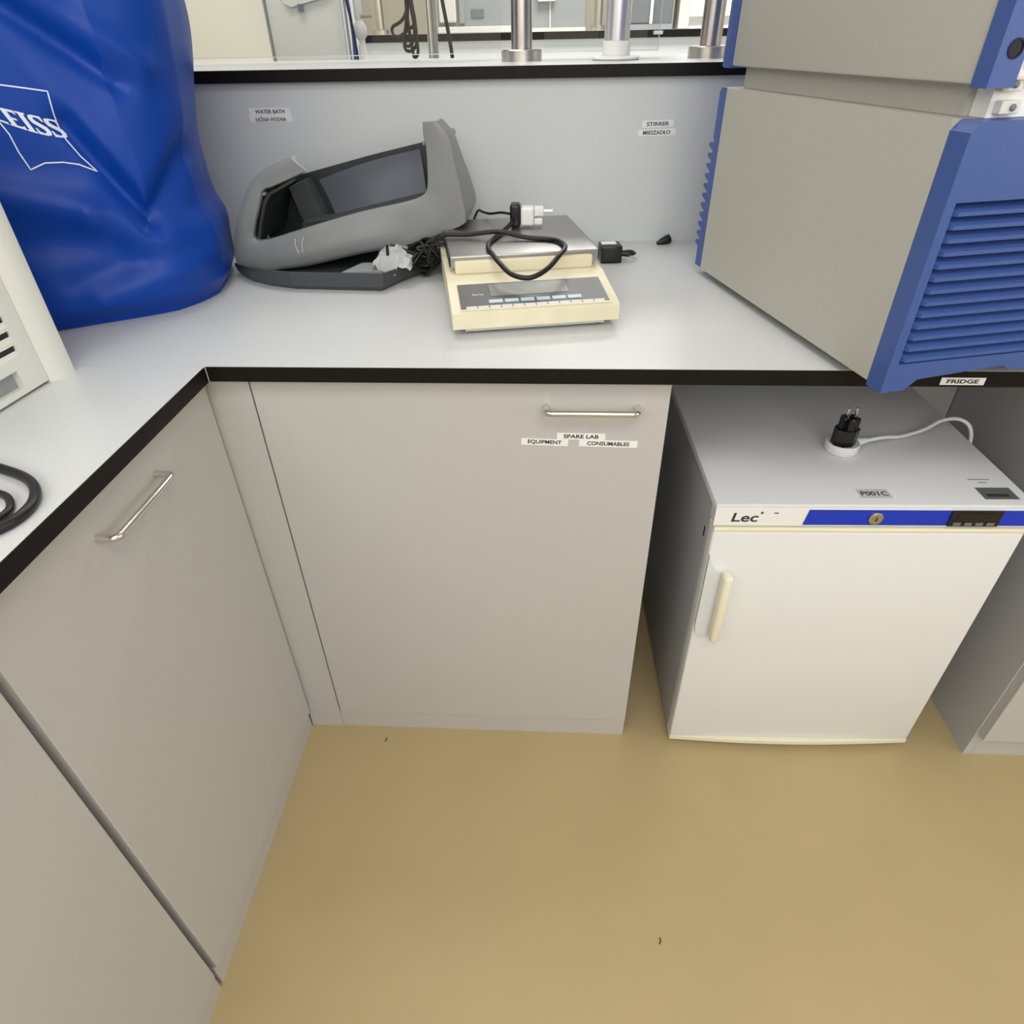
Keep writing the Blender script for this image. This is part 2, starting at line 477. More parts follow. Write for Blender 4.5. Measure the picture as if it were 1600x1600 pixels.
t = thing('slim_post', 'slim bright steel upright behind the glass, next to hanging black cable', 'post', (0.163, 1.5, 0.9))
obj('post_tube', lathe([(0.0085, 0), (0.0085, 1.5)], seg=20), M_steel, t, smooth=True)
obj('rear_channel', box(0.0, 0.020, 0.010, 0.018, 0, 1.5), M_mgrey, t)
tag(obj('cable', tube([(0.255, 1.44, 0.9), (0.244, 1.44, 1.10), (0.232, 1.44, 1.25), (0.212, 1.44, 1.38), (0.19, 1.44, 1.55)], 0.0055, 10), M_blackp, smooth=True),
    'single stiff dark cable leaning behind the glass, left of the thick steel post', 'cable')

# far bench
FY, FZ = 3.3, 1.292
t = thing('lab_bench', 'distant lab bench with pale riser and black edged shelf', 'bench', (0, FY, 0))
obj('shelf_board', box(-0.80, 3.2, 0, 0.42, FZ - 0.034, FZ), M_top, t)
obj('black_edge_band', box(-0.46, 3.2, -0.002, 0, FZ - 0.034, FZ - 0.001), M_edge, t)
obj('riser_board', box(-0.80, 3.2, 0.02, 0.04, 0.9, FZ - 0.034), M_splash, t)
obj('bench_top', box(-0.80, 3.2, -0.6, 0.02, 0.876, 0.9), M_top, t)
obj('bench_front', box(-0.80, 3.2, -0.58, -0.56, 0, 0.876), M_lam, t)
steel_post(-0.385, FY + 0.07, 'distant steel post with round collar on the far shelf', r=0.020, z=FZ, rb=0.042)
steel_post(0.765, FY + 0.07, 'distant steel post almost hidden behind the white sleeved pipe', r=0.020, z=FZ, rb=0.035)

t = thing('instrument', 'distant pale instrument with small blue display on the far shelf', 'instrument', (0.12, FY + 0.10, FZ))
obj('housing', box(-0.20, 0.21, 0, 0.26, 0.0, 0.30), M_mgrey, t, bevel=0.01)
obj('front_step', box(-0.20, 0.205, -0.035, -0.001, 0.0, 0.028), M_lgrey, t, bevel=0.004)
obj('side_block', box(-0.19, -0.10, -0.03, -0.001, 0.045, 0.28), M_lgrey, t, bevel=0.006)
obj('column', box(-0.085, -0.055, -0.02, -0.001, 0.040, 0.20), M_mgrey, t, bevel=0.004)
obj('display', box(-0.020, 0.045, -0.006, -0.001, 0.065, 0.10), M_dgrey, t, label='small dark blue display')
t = thing('instrument', 'distant wide grey metal cabinet on far shelf between two thick posts', 'instrument', (0.57, FY + 0.10, FZ))
obj('housing', box(-0.21, 0.13, 0, 0.26, 0.0, 0.32), M_mgrey, t, bevel=0.006)
obj('plinth_strip', box(-0.21, 0.13, -0.014, -0.001, 0, 0.016), M_lgrey, t)
obj('white_cover', box(-0.12, -0.03, -0.03, -0.001, 0.125, 0.3), M_white, t, bevel=0.004)
obj('seam', box(-0.061, -0.053, -0.006, -0.001, 0.0165, 0.3), M_lgrey, t)
t = thing('instrument', 'distant dark grey appliance right of the white sleeved pipe', 'instrument', (0.97, FY + 0.10, FZ))
obj('housing', box(-0.13, 0.18, 0, 0.26, 0.0, 0.34), M_dgrey, t, bevel=0.006)
obj('front_strip', box(-0.13, 0.18, -0.012, -0.001, 0.0, 0.022), M_mgrey, t)
obj('door_panel', box(-0.12, 0.06, -0.006, -0.001, 0.028, 0.33), M_dgrey, t, bevel=0.002)
obj('door_rail', box(0.062, 0.078, -0.014, -0.001, 0.023, 0.33), M_white, t, bevel=0.002)
t = thing('instrument', 'distant white framed unit in front of the bright window', 'instrument', (1.22, FY + 0.10, FZ))
obj('frame', box(-0.035, 0.02, 0, 0.2, 0, 0.34), M_lgrey, t, bevel=0.004)
obj('foot', box(-0.03, 0.25, 0.02, 0.18, 0, 0.012), M_white, t)

# ------------------------------------------------------------------ blue and beige stacked instrument
BA = math.radians(14)
BX = (0.957, -0.117, H)
bi = thing('lab_instrument', 'large beige and blue two-tier instrument with louvred front on worktop corner', 'instrument', BX, BA)
Z0, Z1 = 0.012, 0.308      # lower unit, above worktop
WD = 0.62
# beige side / body
bm = prism([(0.030, Z0 + 0.002), (0.548, Z0 + 0.002), (0.548, Z1), (0.030, Z1)], 0.0, WD, 'x')
obj('lower_body', bm, M_beige, bi, bevel=0.009, seg=3, smooth=True)
obj('neck', box(0.022, WD - 0.022, 0.045, 0.535, Z1 + 0.0003, 0.345), M_beige, bi)
obj('neck_front', box(0.030, WD - 0.022, 0.022, 0.0445, Z1 + 0.0003, 0.345), M_white, bi, label='white metal front of the gap between tiers')
for k, (x, z) in enumerate([(0.040, 0.338), (0.046, 0.318)]):
    hg = obj('hinge', box(x - 0.010, x + 0.012, 0.012, 0.0218, z - 0.006, z + 0.006), M_lgrey, bi, bevel=0.001)
    obj('screw', lathe([(0.0032, 0), (0.0032, -0.002), (0.002, -0.003)], (x + 0.003, 0.012, z), 16, axis='y'), M_dgrey, hg, smooth=True)
# rear blue frame with serrated back edge
prof = [(0.549, Z0 + 0.004), (0.573, Z0 + 0.004)]
z = 0.05
prof.append((0.573, z))
for k in range(11):
    prof += [(0.585, z + 0.004), (0.585, z + 0.009), (0.569, z + 0.011), (0.569, z + 0.0145)]
    z += 0.0165
prof += [(0.573, z + 0.002), (0.573, Z1 - 0.006), (0.566, Z1), (0.549, Z1)]
obj('rear_frame', prism(prof, 0.0, WD, 'x'), M_blue, bi)
# front blue frame: chamfered side cheek, top zone, arch skirt
cheek = [(0.0, 0.0), (0.012, -0.0), (0.012, 0.029), (0.0, 0.029)]
bm = prism([(0.000, 0.008), (0.034, 0.010), (0.048, 0.023), (0.170, 0.030), (0.180, 0.023), (0.448, 0.022), (0.460, 0.030), (0.572, 0.023), (0.586, 0.010), (0.62, 0.008),
            (0.62, 0.046), (0.000, 0.046)], 0.0, 0.029, 'y')
obj('front_skirt', bm, M_blue, bi)
obj('front_cheek', box(0.0, 0.012, 0.0, 0.029, 0.0460, 0.232), M_blue, bi)
obj('front_cheek', box(WD - 0.012, WD, 0.0, 0.029, 0.0462, 0.232), M_blue, bi, bevel=0.0008, seg=1)
bm = prism([(0.0, 0.2320), (0.0, Z1 - 0.010), (0.010, Z1), (WD - 0.01, Z1), (WD, Z1 - 0.010), (WD, 0.2320)], 0.0, 0.029, 'y')
obj('front_top_panel', bm, M_blue, bi)
obj('louvre_back', box(0.012, WD - 0.012, 0.016, 0.029, 0.0462, 0.2318), M_blue, bi)
nl = 13
pitch = (0.2310 - 0.0470) / nl
me_l = None
for k in range(nl):
    if me_l is None:
        bm = bmesh.new()
        # slanted slat: upper face slopes outward and down, lower face undercut
        p = [(0.0155, 0.0), (0.001, 0.0008), (0.001, 0.0052), (0.0155, 0.0112)]
        v = []
        for x, inset in ((0.0125, 0.0), (WD - 0.0125, 0.0)):
            v.append([bm.verts.new((x + (0.009 if (q < 3 and q > 0) else 0.0) * (1 if x < 0.3 else -1), a, b)) for q, (a, b) in enumerate(p)])
        bm.faces.new(v[0]); bm.faces.new(v[1][::-1])
        for q in range(4): bm.faces.new((v[0][q], v[0][(q + 1) % 4], v[1][(q + 1) % 4], v[1][q]))
        s = obj('louvre_slat', bm, M_blue, bi)
        me_l = s.data
    else:
        s = bpy.data.objects.new('louvre_slat', me_l); COL.objects.link(s); s.parent = bi
    s.location = (0, 0, 0.0470 + pitch * k)
for x, y in ((0.05, 0.07), (0.05, 0.52), (0.57, 0.07), (0.57, 0.52)):
    obj('foot', lathe([(0.014, 0), (0.016, 0.002), (0.016, Z0 + 0.0018)], (x, y, 0), 20), M_black, bi, smooth=True)
# upper tier
U0, U1 = 0.338, 0.80
obj('upper_body', box(0.001, WD, 0.022, 0.548, U0, U1), M_beige, bi, bevel=0.004, smooth=True)
obj('upper_rear_frame', box(-0.002, WD, 0.549, 0.578, U0 - 0.003, U1), M_blue, bi, bevel=0.004, smooth=True)
bm = prism([(-0.001, 0.0215), (-0.001, 0.0), (0.030, 0.0), (0.036, 0.006), (0.036, 0.0215)], U0 - 0.002, U1, 'z')
obj('upper_front_frame', bm, M_blue, bi, bevel=0.0015, smooth=True)
obj('upper_front_frame', box(WD - 0.05, WD + 0.002, -0.006, 0.0215, U0 - 0.002, U1), M_blue, bi, bevel=0.006, seg=3, smooth=True)
obj('port', lathe([(0.0085, 0), (0.0085, -0.0010), (0.0070, -0.0012), (0.0070, -0.0002)], (0.0165, -0.0001, 0.368), 28, axis='y'), mat('port_dark', (8, 12, 34), 0.6), bi, smooth=True, label='round dark port')
obj('chamber_door', box(0.0365, WD - 0.0505, 0.008, 0.0215, U0 + 0.003, U1), M_white, bi, bevel=0.004)
obj('door_panel_outline', prism([(0.041, 0.352), (0.043, 0.372), (0.060, 0.372), (0.060, 0.369), (0.0455, 0.369), (0.044, 0.355), (0.060, 0.355), (0.060, 0.352)], 0.005, 0.0075, 'y'), M_blackp, bi)

# ------------------------------------------------------------------ blue cover bag with emblem
def lerp(a, b, t): return a + (b - a) * t
def bag():
    foot = [(-0.62, 0.030), (-0.45, 0.012), (-0.277, 0.098), (-0.115, 0.203), (-0.078, 0.310), (-0.120, 0.46), (-0.25, 0.60), (-0.50, 0.62), (-0.72, 0.55), (-0.78, 0.25), (-0.74, 0.06)]
    # resample the closed loop
    P = [Vector((x, y, 0)) for x, y in foot]
    n = len(P); dense = []
    for i in range(n):
        p0, p1, p2, p3 = P[i - 1], P[i], P[(i + 1) % n], P[(i + 2) % n]
        m_ = 64 if i in (1, 2, 3, 4) else 16
        for k in range(m_):
            t = k / m_
            cr = 0.5 * ((2 * p1) + (p2 - p0) * t + (2 * p0 - 5 * p1 + 4 * p2 - p3) * t * t + (3 * p1 - p0 - 3 * p2 + p3) * t ** 3)
            li = p1.lerp(p2, t)
            dense.append(cr.lerp(li, 0.45))
    N = len(dense)
    nv = 200
    zt = 1.52
    Aq = Vector((-0.277, 0.098, 0)); D = Vector((0.84, 0.54, 0)).normalized()
    def ss(a, b, x):
        t = min(1, max(0, (x - a) / (b - a))); return t * t * (3 - 2 * t)
    bm = bmesh.new(); rings = []
    for j in range(nv + 1):
        f = j / nv
        z = H + 0.001 + (zt - H) * f
        ring = []
        for i, p in enumerate(dense):
            a = dense[(i + 1) % N] - dense[i - 1]; nr = Vector((a.y, -a.x, 0)).normalized()
            q = p.copy(); s = (p - Aq).dot(D)       # coordinate along front face
            h = z - H
            off = 0.0
            front = ss(0.18, 0.0, (p - Aq).dot(Vector((-D.y, D.x, 0)))) if True else 1
            P2 = Vector((s, h, 0))
            def seg(a, b, w):
                a = Vector((a[0], a[1], 0)); b = Vector((b[0], b[1], 0)); d_ = b - a
                t_ = min(1, max(0, (P2 - a).dot(d_) / d_.length_squared))
                return math.exp(-((P2 - a - d_ * t_).length / w) ** 2)
            off += 0.005 * math.exp(-((h - 0.075) / 0.06) ** 2) - 0.016 * ss(0.035, 0.0, h)
            # hanging tent facet over the fold vertex, and the folds around it
            u_ = (h - 0.154) / 0.16
            inside = min((s - 0.19) / 0.067 * 0.128 + (h - 0.154), (h - 0.154) - (s - 0.19))
            off += front * 0.016 * ss(-0.01, 0.06, inside) * ss(0.40, 0.20, h)
            off -= front * 0.013 * seg((0.118, 0.290), (0.19, 0.150), 0.016)
            off -= front * 0.012 * seg((0.19, 0.150), (0.275, 0.235), 0.018)
            off -= front * 0.013 * seg((0.06, 0.455), (0.205, 0.340), 0.016)
            off += front * 0.010 * seg((0.10, 0.47), (0.235, 0.360), 0.022)
            # band under the vertex that ends in the knee on the right
            off += front * 0.015 * seg((-0.04, 0.225), (0.10, 0.178), 0.028)
            off += front * 0.010 * seg((0.12, 0.168), (0.165, 0.142), 0.028)
            off += 0.008 * seg((0.215, 0.128), (0.33, 0.115), 0.028)
            off -= front * 0.011 * seg((-0.05, 0.150), (0.12, 0.118), 0.030)
            off += front * 0.009 * seg((0.085, 0.040), (0.28, 0.085), 0.024)
            off -= front * 0.006 * seg((0.05, 0.075), (0.16, 0.095), 0.018)
            off += 0.005 * noise.noise(Vector((q.x * 7, q.y * 7, z * 5))) + 0.002 * noise.noise(Vector((q.x * 19, q.y * 19, z * 9 + 3)))
            side = ss(0.16, 0.28, s)
            taper = 0.010 * ss(0.10, 0.24, h) * (1 - side) - side * (0.026 * ss(0.24, 0.44, h) - 0.004 * ss(0.08, 0.16, h) * ss(0.30, 0.22, h)) + 0.05 * ss(0.54, 0.64, h)
            q = q + nr * (off - taper)
            q.z = z
            ring.append(bm.verts.new(q))
        rings.append(ring)
    for a, b in zip(rings, rings[1:]):
        for k in range(N):
            bm.faces.new((a[k], a[(k + 1) % N], b[(k + 1) % N], b[k]))
    # domed top
    cx = sum(v.co.x for v in rings[-1]) / N; cy = sum(v.co.y for v in rings[-1]) / N
    last = rings[-1]
    for r_, dz in ((0.85, 0.018), (0.6, 0.03), (0.3, 0.037)):
        ring = [bm.verts.new((lerp(cx, v.co.x, r_), lerp(cy, v.co.y, r_), zt + dz)) for v in rings[-1]]
        for k in range(N): bm.faces.new((last[k], last[(k + 1) % N], ring[(k + 1) % N], ring[k]))
        last = ring
    c = bm.verts.new((cx, cy, zt + 0.038))
    for k in range(N): bm.faces.new((last[k], last[(k + 1) % N], c))
    bm.faces.new(rings[0][::-1])
    bmesh.ops.recalc_face_normals(bm, faces=bm.faces)
    tree = BVHTree.FromBMesh(bm)
    root = thing('dust_cover', 'tall royal blue fabric cover with white emblem in the back left corner', 'cover', (-0.35, 0.25, H))
    inv = Matrix.Translation((0.35, -0.25, -H))
    for v in bm.verts: v.co = inv @ v.co
    obj('cloth', bm, M_bag, root, smooth=True)
    # emblem, defined in (s, z) on the front plane and laid onto the cloth
    nrm = Vector((D.y, -D.x, 0))
    def lay(s, z, off):
        o = Aq + D * s + nrm * 0.2; o.z = z
        hit = tree.ray_cast(o, -nrm)
        pt, n2 = hit[0], hit[1]
        if pt is None: return Vector((o.x, o.y, z)) - nrm * 0.2
        if n2.dot(nrm) < 0: n2 = -n2
        return pt + n2 * off
    out = [(0.004, 1.243), (0.060, 1.2415), (0.113, 1.232)]
    rt = [(0.110, 1.205), (0.109, 1.190), (0.113, 1.171), (0.124, 1.148), (0.139, 1.126)]
    bt = [(0.118, 1.1385), (0.100, 1.143), (0.076, 1.1440), (0.055, 1.137)]
    lf = [(0.049, 1.160), (0.0465, 1.183), (0.040, 1.200), (0.022, 1.222), (0.004, 1.243)]
    outline = [Vector((a, b, 0)) for a, b in out + rt + bt + lf]
    def resamp(ps, step=0.004):
        r = []
        for a, b in zip(ps, ps[1:]):
            m = max(1, int((b - a).length / step))
            r += [a.lerp(b, k / m) for k in range(m)]
        return r
    loop = resamp(outline)
    em = bmesh.new(); wdt = 0.0009; N2 = len(loop)
    ri, ro = [], []
    for i, p in enumerate(loop):
        tg = (loop[(i + 1) % N2] - loop[i - 1]).normalized(); nn = Vector((-tg.y, tg.x, 0))
        a, b = p + nn * wdt, p - nn * wdt
        ri.append(em.verts.new(lay(a.x, a.y, 0.0010))); ro.append(em.verts.new(lay(b.x, b.y, 0.0010)))
    for i in range(N2): em.faces.new((ri[i], ri[(i + 1) % N2], ro[(i + 1) % N2], ro[i]))
    for v in em.verts: v.co = inv @ v.co
    e = obj('emblem_outline', em, M_logo, root, label='white four-cornered outline with curved sides')
    # lettering ZEISS: condensed slab capitals made of strokes on a slanting baseline
    glyphs = {
        'Z': [[(0, 1), (1, 1), (1, .86), (.38, .14), (1, .14), (1, 0), (0, 0), (0, .12), (.60, .86), (0, .86)]],
        'E': [[(0, 0), (1, 0), (1, .24), (.82, .14), (.5, .14), (.5, .44), (.8, .44), (.8, .56), (.5, .56), (.5, .86), (.82, .86), (1, .76), (1, 1), (0, 1), (0, .93), (.14, .93), (.14, .07), (0, .07)]],
        'I': [[(0, 0), (1, 0), (1, .09), (.78, .09), (.78, .91), (1, .91), (1, 1), (0, 1), (0, .91), (.22, .91), (.22, .09), (0, .09)]],
        'S': [[(0, 0), (0, .3), (.12, .3), (.2, .14), (.5, .10), (.66, .2), (.6, .32), (.06, .56), (0, .76), (.12, .94), (.4, 1), (1, 1), (1, .74), (.86, .74), (.78, .88), (.46, .9), (.34, .8), (.42, .7), (.94, .46), (1, .24), (.88, .06), (.6, 0)]],
    }
    lt = bmesh.new()
    # word runs from s=.028 to s=.116; slight droop, letters lean with the cloth
    def wordmap(u, v):
        top = (lerp(0.026, 0.1085, u), lerp(1.2225, 1.1965, u))
        bot = (lerp(0.034, 0.1185, u), lerp(1.2035, 1.1715, u) - 0.004 * math.sin(PI * u))
        return lerp(bot[0], top[0], v), lerp(bot[1], top[1], v)
    word = 'ZEISS'; ws = [1, 1, .62, .95, .95]; gap = 0.06
    tot = sum(ws) + gap * 4; x = 0
    from mathutils.geometry import tessellate_polygon
    for ch, w_ in zip(word, ws):
        for poly in glyphs[ch]:
            pts = [Vector(((x + a * w_) / tot, b, 0)) for a, b in poly]
            vs = []
            for p in pts:
                s_, z_ = wordmap(p.x, p.y)
                vs.append(lt.verts.new(lay(s_, z_, 0.0012)))
            for tri in tessellate_polygon([pts]):
                try: lt.faces.new([vs[q] for q in tri])
                except ValueError: pass
        x += w_ + gap
    for v in lt.verts: v.co = inv @ v.co
    obj('lettering', lt, M_logo, e)
    return root
bag()

# ------------------------------------------------------------------ white vented device, far left
dv = thing('vented_device', 'white plastic housing with dark vent slots at the left edge of worktop', 'device', (-0.171, -0.070, H), math.radians(-4))
LD = 0.42
obj('housing', box(-0.30, -0.012, -LD, -0.016, 0.004, 0.34), M_off, dv, bevel=0.004, smooth=True)
bm = prism([(-0.30, -0.014), (-0.002, -0.014), (0.001, -0.014), (0.009, -0.004), (0.012, 0.004), (0.012, 0.022), (0.010, 0.026), (-0.30, 0.026)], 0.0, 0.345, 'z')
obj('rear_flange', bm, M_off, dv, bevel=0.0015, smooth=True, label='raised rear corner flange')
# side plate with real openings built from strips
Xf = 0.0
strips = bmesh.new()
YA, YB = -LD + 0.01, -0.0145
wins = [(0.012, 0.036, -0.150, -0.056)]                     # z0,z1,y0,y1 large window
sl = [(0.052 + 0.019 * k, 0.066 + 0.019 * k, -0.300, -0.041 + 0.001 * k) for k in range(3)] + [(0.109 + 0.019 * k, 0.123 + 0.019 * k, -0.30, -0.044) for k in range(6)]
allw = sorted(wins + sl)
zc = 0.004
for z0, z1, y0, y1 in allw:
    box(-0.0115, Xf, YA, YB, zc, z0, strips)
    box(-0.0115, Xf, YA, y0, z0, z1, strips)
    box(-0.0115, Xf, y1, YB, z0, z1, strips)
    zc = z1
box(-0.0115, Xf, YA, YB, zc, 0.335, strips)
obj('side_plate', strips, M_off, dv)
for z0, z1, y0, y1 in sl:
    obj('vent_slot', box(-0.0050, -0.0030, y0, y1, z0, z1), M_blackp, dv, label='dark recessed vent slot')  # black plate stands in for the darkness inside the opening
    obj('vent_fin', prism([(-0.0029, z0), (-0.0002, z0), (-0.0029, z0 + 0.006)], y0, y1, 'y'), M_off, dv)
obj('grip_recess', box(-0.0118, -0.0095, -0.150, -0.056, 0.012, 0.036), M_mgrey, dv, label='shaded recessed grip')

# black cord loops on the left worktop
bm = tube([(-0.30, -0.25, 0.9055), (-0.16, -0.29, 0.9055), (-0.078, -0.316, 0.9055), (-0.030, -0.338, 0.9055), (-0.002, -0.368, 0.9055), (0.006, -0.400, 0.9055), (-0.006, -0.430, 0.9055), (-0.045, -0.462, 0.9055), (-0.11, -0.49, 0.9055), (-0.24, -0.52, 0.9055)], 0.0055, 12)
tag(obj('cable_loop', bm, M_black, smooth=True), 'looped thick black cord lying on the left worktop near its edge', 'cord')
bm = tube([(-0.20, -0.345, 0.9042), (-0.10, -0.352, 0.9042), (-0.048, -0.362, 0.9042), (-0.026, -0.375, 0.9042), (-0.014, -0.396, 0.9042), (-0.024, -0.420, 0.9042), (-0.060, -0.440, 0.9042), (-0.12, -0.450, 0.9042), (-0.2, -0.46, 0.9042)], 0.0040, 12)
tag(obj('cable_loop', bm, M_black, smooth=True), 'thinner black cable curled inside the thick cord on left worktop', 'cable')

# ------------------------------------------------------------------ grey plastic shell resting on the balance
sh = thing('instrument_shell', 'empty tilted grey plastic housing leaning from worktop onto the balance', 'housing', (-0.090, 0.42, H))
SX, SY, SZ = -0.090, 0.42, H
inner = [(0.080, 1.088), (0.042, 1.074), (0.011, 1.063), (-0.011, 1.055), (-0.026, 1.026), (-0.042, 0.995), (-0.049, 0.970), (-0.020, 0.969), (0.061, 0.990), (0.166, 1.016), (0.254, 1.033), (0.286, 1.042), (0.299, 1.052), (0.304, 1.068), (0.306, 1.100), (0.306, 1.127), (0.303, 1.143), (0.304, 1.164)]
outer = [(0.054, 1.111), (0.031, 1.104), (0.004, 1.093), (-0.025, 1.076), (-0.056, 1.038), (-0.081, 0.992), (-0.096, 0.950), (-0.088, 0.914), (0.018, 0.912), (0.153, 0.938), (0.258, 0.957), (0.335, 0.981), (0.365, 0.992), (0.373, 1.006), (0.367, 1.051), (0.358, 1.099), (0.350, 1.140), (0.332, 1.165)]
depth = [0.028, 0.045, 0.09, 0.14, 0.175, 0.18, 0.18, 0.18, 0.18, 0.18, 0.18, 0.18, 0.18, 0.18, 0.15, 0.10, 0.06, 0.045]
def shp(x, z, y): return Vector((x - SX, y, z - SZ))
ii = smooth_path([(x, 0, z) for x, z in inner], 6)
oo = smooth_path([(x, 0, z) for x, z in outer], 6)
dd = [v.x for v in smooth_path([(d_, 0, 0) for d_ in depth], 6)]
bm = bmesh.new(); secs = []
for a, b, dp in zip(ii, oo, dd):
    wv = (b - a); L_ = wv.length; n_ = wv / L_
    def at(t, y, ex=0.0): return shp(a.x + wv.x * t + n_.x * ex, a.z + wv.z * t + n_.z * ex, y)
    k = min(1.0, max(0.25, (0.13 - abs(a.x - 0.13)) / 0.06)) if a.z < 1.06 else 0.25
    sec = [at(0, 0.012), at(0, 0.002), at(0.06, 0.0), at(0.40, -0.003 * k), at(0.55, -0.010 * k), at(0.85, -0.008 * k), at(0.97, 0.000), at(1.0, 0.008), at(1.0, dp, 0.001),
           at(1.0, dp, -0.004), at(1.0, 0.012, -0.005), at(0.5, 0.006), at(0.08, 0.008)]
    secs.append([bm.verts.new(p) for p in sec])
m_ = len(secs[0])
for a, b in zip(secs, secs[1:]):
    for k in range(m_): bm.faces.new((a[k], a[(k + 1) % m_], b[(k + 1) % m_], b[k]))
bm.faces.new(secs[0][::-1]); bm.faces.new(secs[-1])
obj('outer_shell', bm, M_shell, sh, smooth=True)
def wallpt(s_, d_, h_, inset=0.0):
    x = -0.09 + s_; return shp(x, 0.912 + (x - 0.018) * 0.19 + h_, -0.0095)
def panel(name, pts, y0, y1, m, **k):
    return obj(name, prism([(x - SX, z - SZ) for x, z in pts], y0, y1, 'y'), m, sh, **k)
panel('back_wall', [(-0.092, 0.930), (-0.080, 0.990), (-0.056, 1.034), (-0.026, 1.052), (0.019, 1.058), (0.160, 1.090), (0.270, 1.112), (0.312, 1.118), (0.322, 1.06), (0.362, 0.992), (0.15, 0.952), (0.0, 0.925)], 0.176, 0.184, M_lin, bevel=0.001)
panel('inner_left_shade', [(-0.052, 0.958), (-0.048, 0.970), (-0.036, 1.000), (-0.020, 1.036), (-0.006, 1.050), (-0.003, 1.046), (-0.016, 1.030), (-0.031, 0.997), (-0.043, 0.964)], 0.014, 0.175, M_lin)  # added dark plate, puts the shell's inner shadow into colour
bm = bmesh.new()
C4 = [(0.044, 1.046), (0.264, 1.101), (0.276, 1.000), (0.082, 0.966)]
G_ = 10; gv = {}
for i in range(G_ + 1):
    for j in range(G_ + 1):
        u, v = i / G_, j / G_
        x = lerp(lerp(C4[0][0], C4[1][0], u), lerp(C4[3][0], C4[2][0], u), v); z = lerp(lerp(C4[0][1], C4[1][1], u), lerp(C4[3][1], C4[2][1], u), v)
        z += 0.006 * math.sin(PI * u) * (1 - v)
        gv[i, j] = bm.verts.new(shp(x, z, 0.172 - 0.012 * math.sin(PI * u) - 0.03 * v * v))
for i in range(G_):
    for j in range(G_): bm.faces.new((gv[i, j], gv[i + 1, j], gv[i + 1, j + 1], gv[i, j + 1]))
bmesh.ops.solidify(bm, geom=bm.faces[:], thickness=0.002)
obj('inner_back_panel', bm, M_liner, sh, smooth=True, label='smooth blue-grey inner panel')
panel('inner_rib', [(-0.006, 1.040), (0.028, 1.052), (0.072, 0.955), (0.020, 0.945)], 0.125, 0.170, M_base, bevel=0.010, seg=4, smooth=True)
bm = bmesh.new()
q = [shp(-0.060, 0.948, 0.014), shp(0.310, 1.018, 0.014), shp(0.345, 1.000, 0.174), shp(-0.075, 0.920, 0.174)]
lo = [bm.verts.new(p - Vector((0, 0, 0.004))) for p in q]; hi = [bm.verts.new(p) for p in q]
bm.faces.new(lo[::-1]); bm.faces.new(hi)
for k in range(4): bm.faces.new((lo[k], lo[(k + 1) % 4], hi[(k + 1) % 4], hi[k]))
obj('inner_floor', bm, M_lin, sh)
panel('inner_ledge', [(0.030, 0.985), (0.090, 0.992), (0.31, 1.037), (0.31, 1.025), (0.03, 0.975)], 0.060, 0.120, M_lin, bevel=0.004, seg=3, smooth=True)
obj('lip_tab', box(0.066, 0.080, 0.006, 0.018, 0.146, 0.152), M_shell, sh, bevel=0.002)
obj('horn_tab', box(0.3900, 0.3945, 0.003, 0.010, 0.228, 0.235), M_shell, sh, bevel=0.001)
# two pale scratches on the front wall
bm = bmesh.new()
for s0, s1 in ((0.124, 0.128), (0.142, 0.137)):
    tube([wallpt(s0, 0, 0.056) + Vector((0, 0.006, 0)), wallpt((s0 + s1) / 2 - 0.002, 0, 0.044) + Vector((0, 0.0028, 0)), wallpt(s1, 0, 0.030) + Vector((0, -0.0014, 0))], 0.0006, 6, bm)
obj('scratch', bm, M_paper, sh, label='two thin pale scratches')

# base tray
bt = thing('base_tray', 'dark grey open tray base standing on worktop under the tilted shell', 'tray', (0, 0, H))
fp = [(-0.105, 0.425), (-0.060, 0.375), (-0.015, 0.345), (0.045, 0.322), (0.225, 0.312), (0.255, 0.375), (0.285, 0.425), (0.285, 0.60), (-0.09, 0.60)]
bm = bmesh.new()
def inset_poly(poly, a):
    cx = sum(p[0] for p in poly) / len(poly); cy = sum(p[1] for p in poly) / len(poly)
    return [(p[0] + (cx - p[0]) / math.hypot(cx - p[0], cy - p[1]) * a, p[1] + (cy - p[1]) / math.hypot(cx - p[0], cy - p[1]) * a) for p in poly]
rings = []
zr = [0.034] * len(fp)
def zt_(i): return [0.022, 0.030, 0.033, 0.034, 0.034, 0.030, 0.026, 0.022, 0.018][i]
for a, zf in ((0.012, 0.0), (0.004, 0.008), (0.0, None), (0.005, None), (0.012, 0.006)):
    pl = inset_poly(fp, a)
    rings.append([bm.verts.new((x, y, (zt_(i) if zf is None else zf))) for i, (x, y) in enumerate(pl)])
for a, b in zip(rings, rings[1:]):
    for k in range(len(fp)): bm.faces.new((a[k], a[(k + 1) % len(fp)], b[(k + 1) % len(fp)], b[k]))
bm.faces.new(rings[0][::-1]); bm.faces.new(rings[-1])
obj('tray_body', bm, M_base, bt, bevel=0.002)
bm = prism([(0.140, 0.335), (0.215, 0.345), (0.215, 0.40), (0.165, 0.40)], 0.0085, 0.030, 'z')
obj('inner_block', bm, M_mgrey, bt, bevel=0.002)

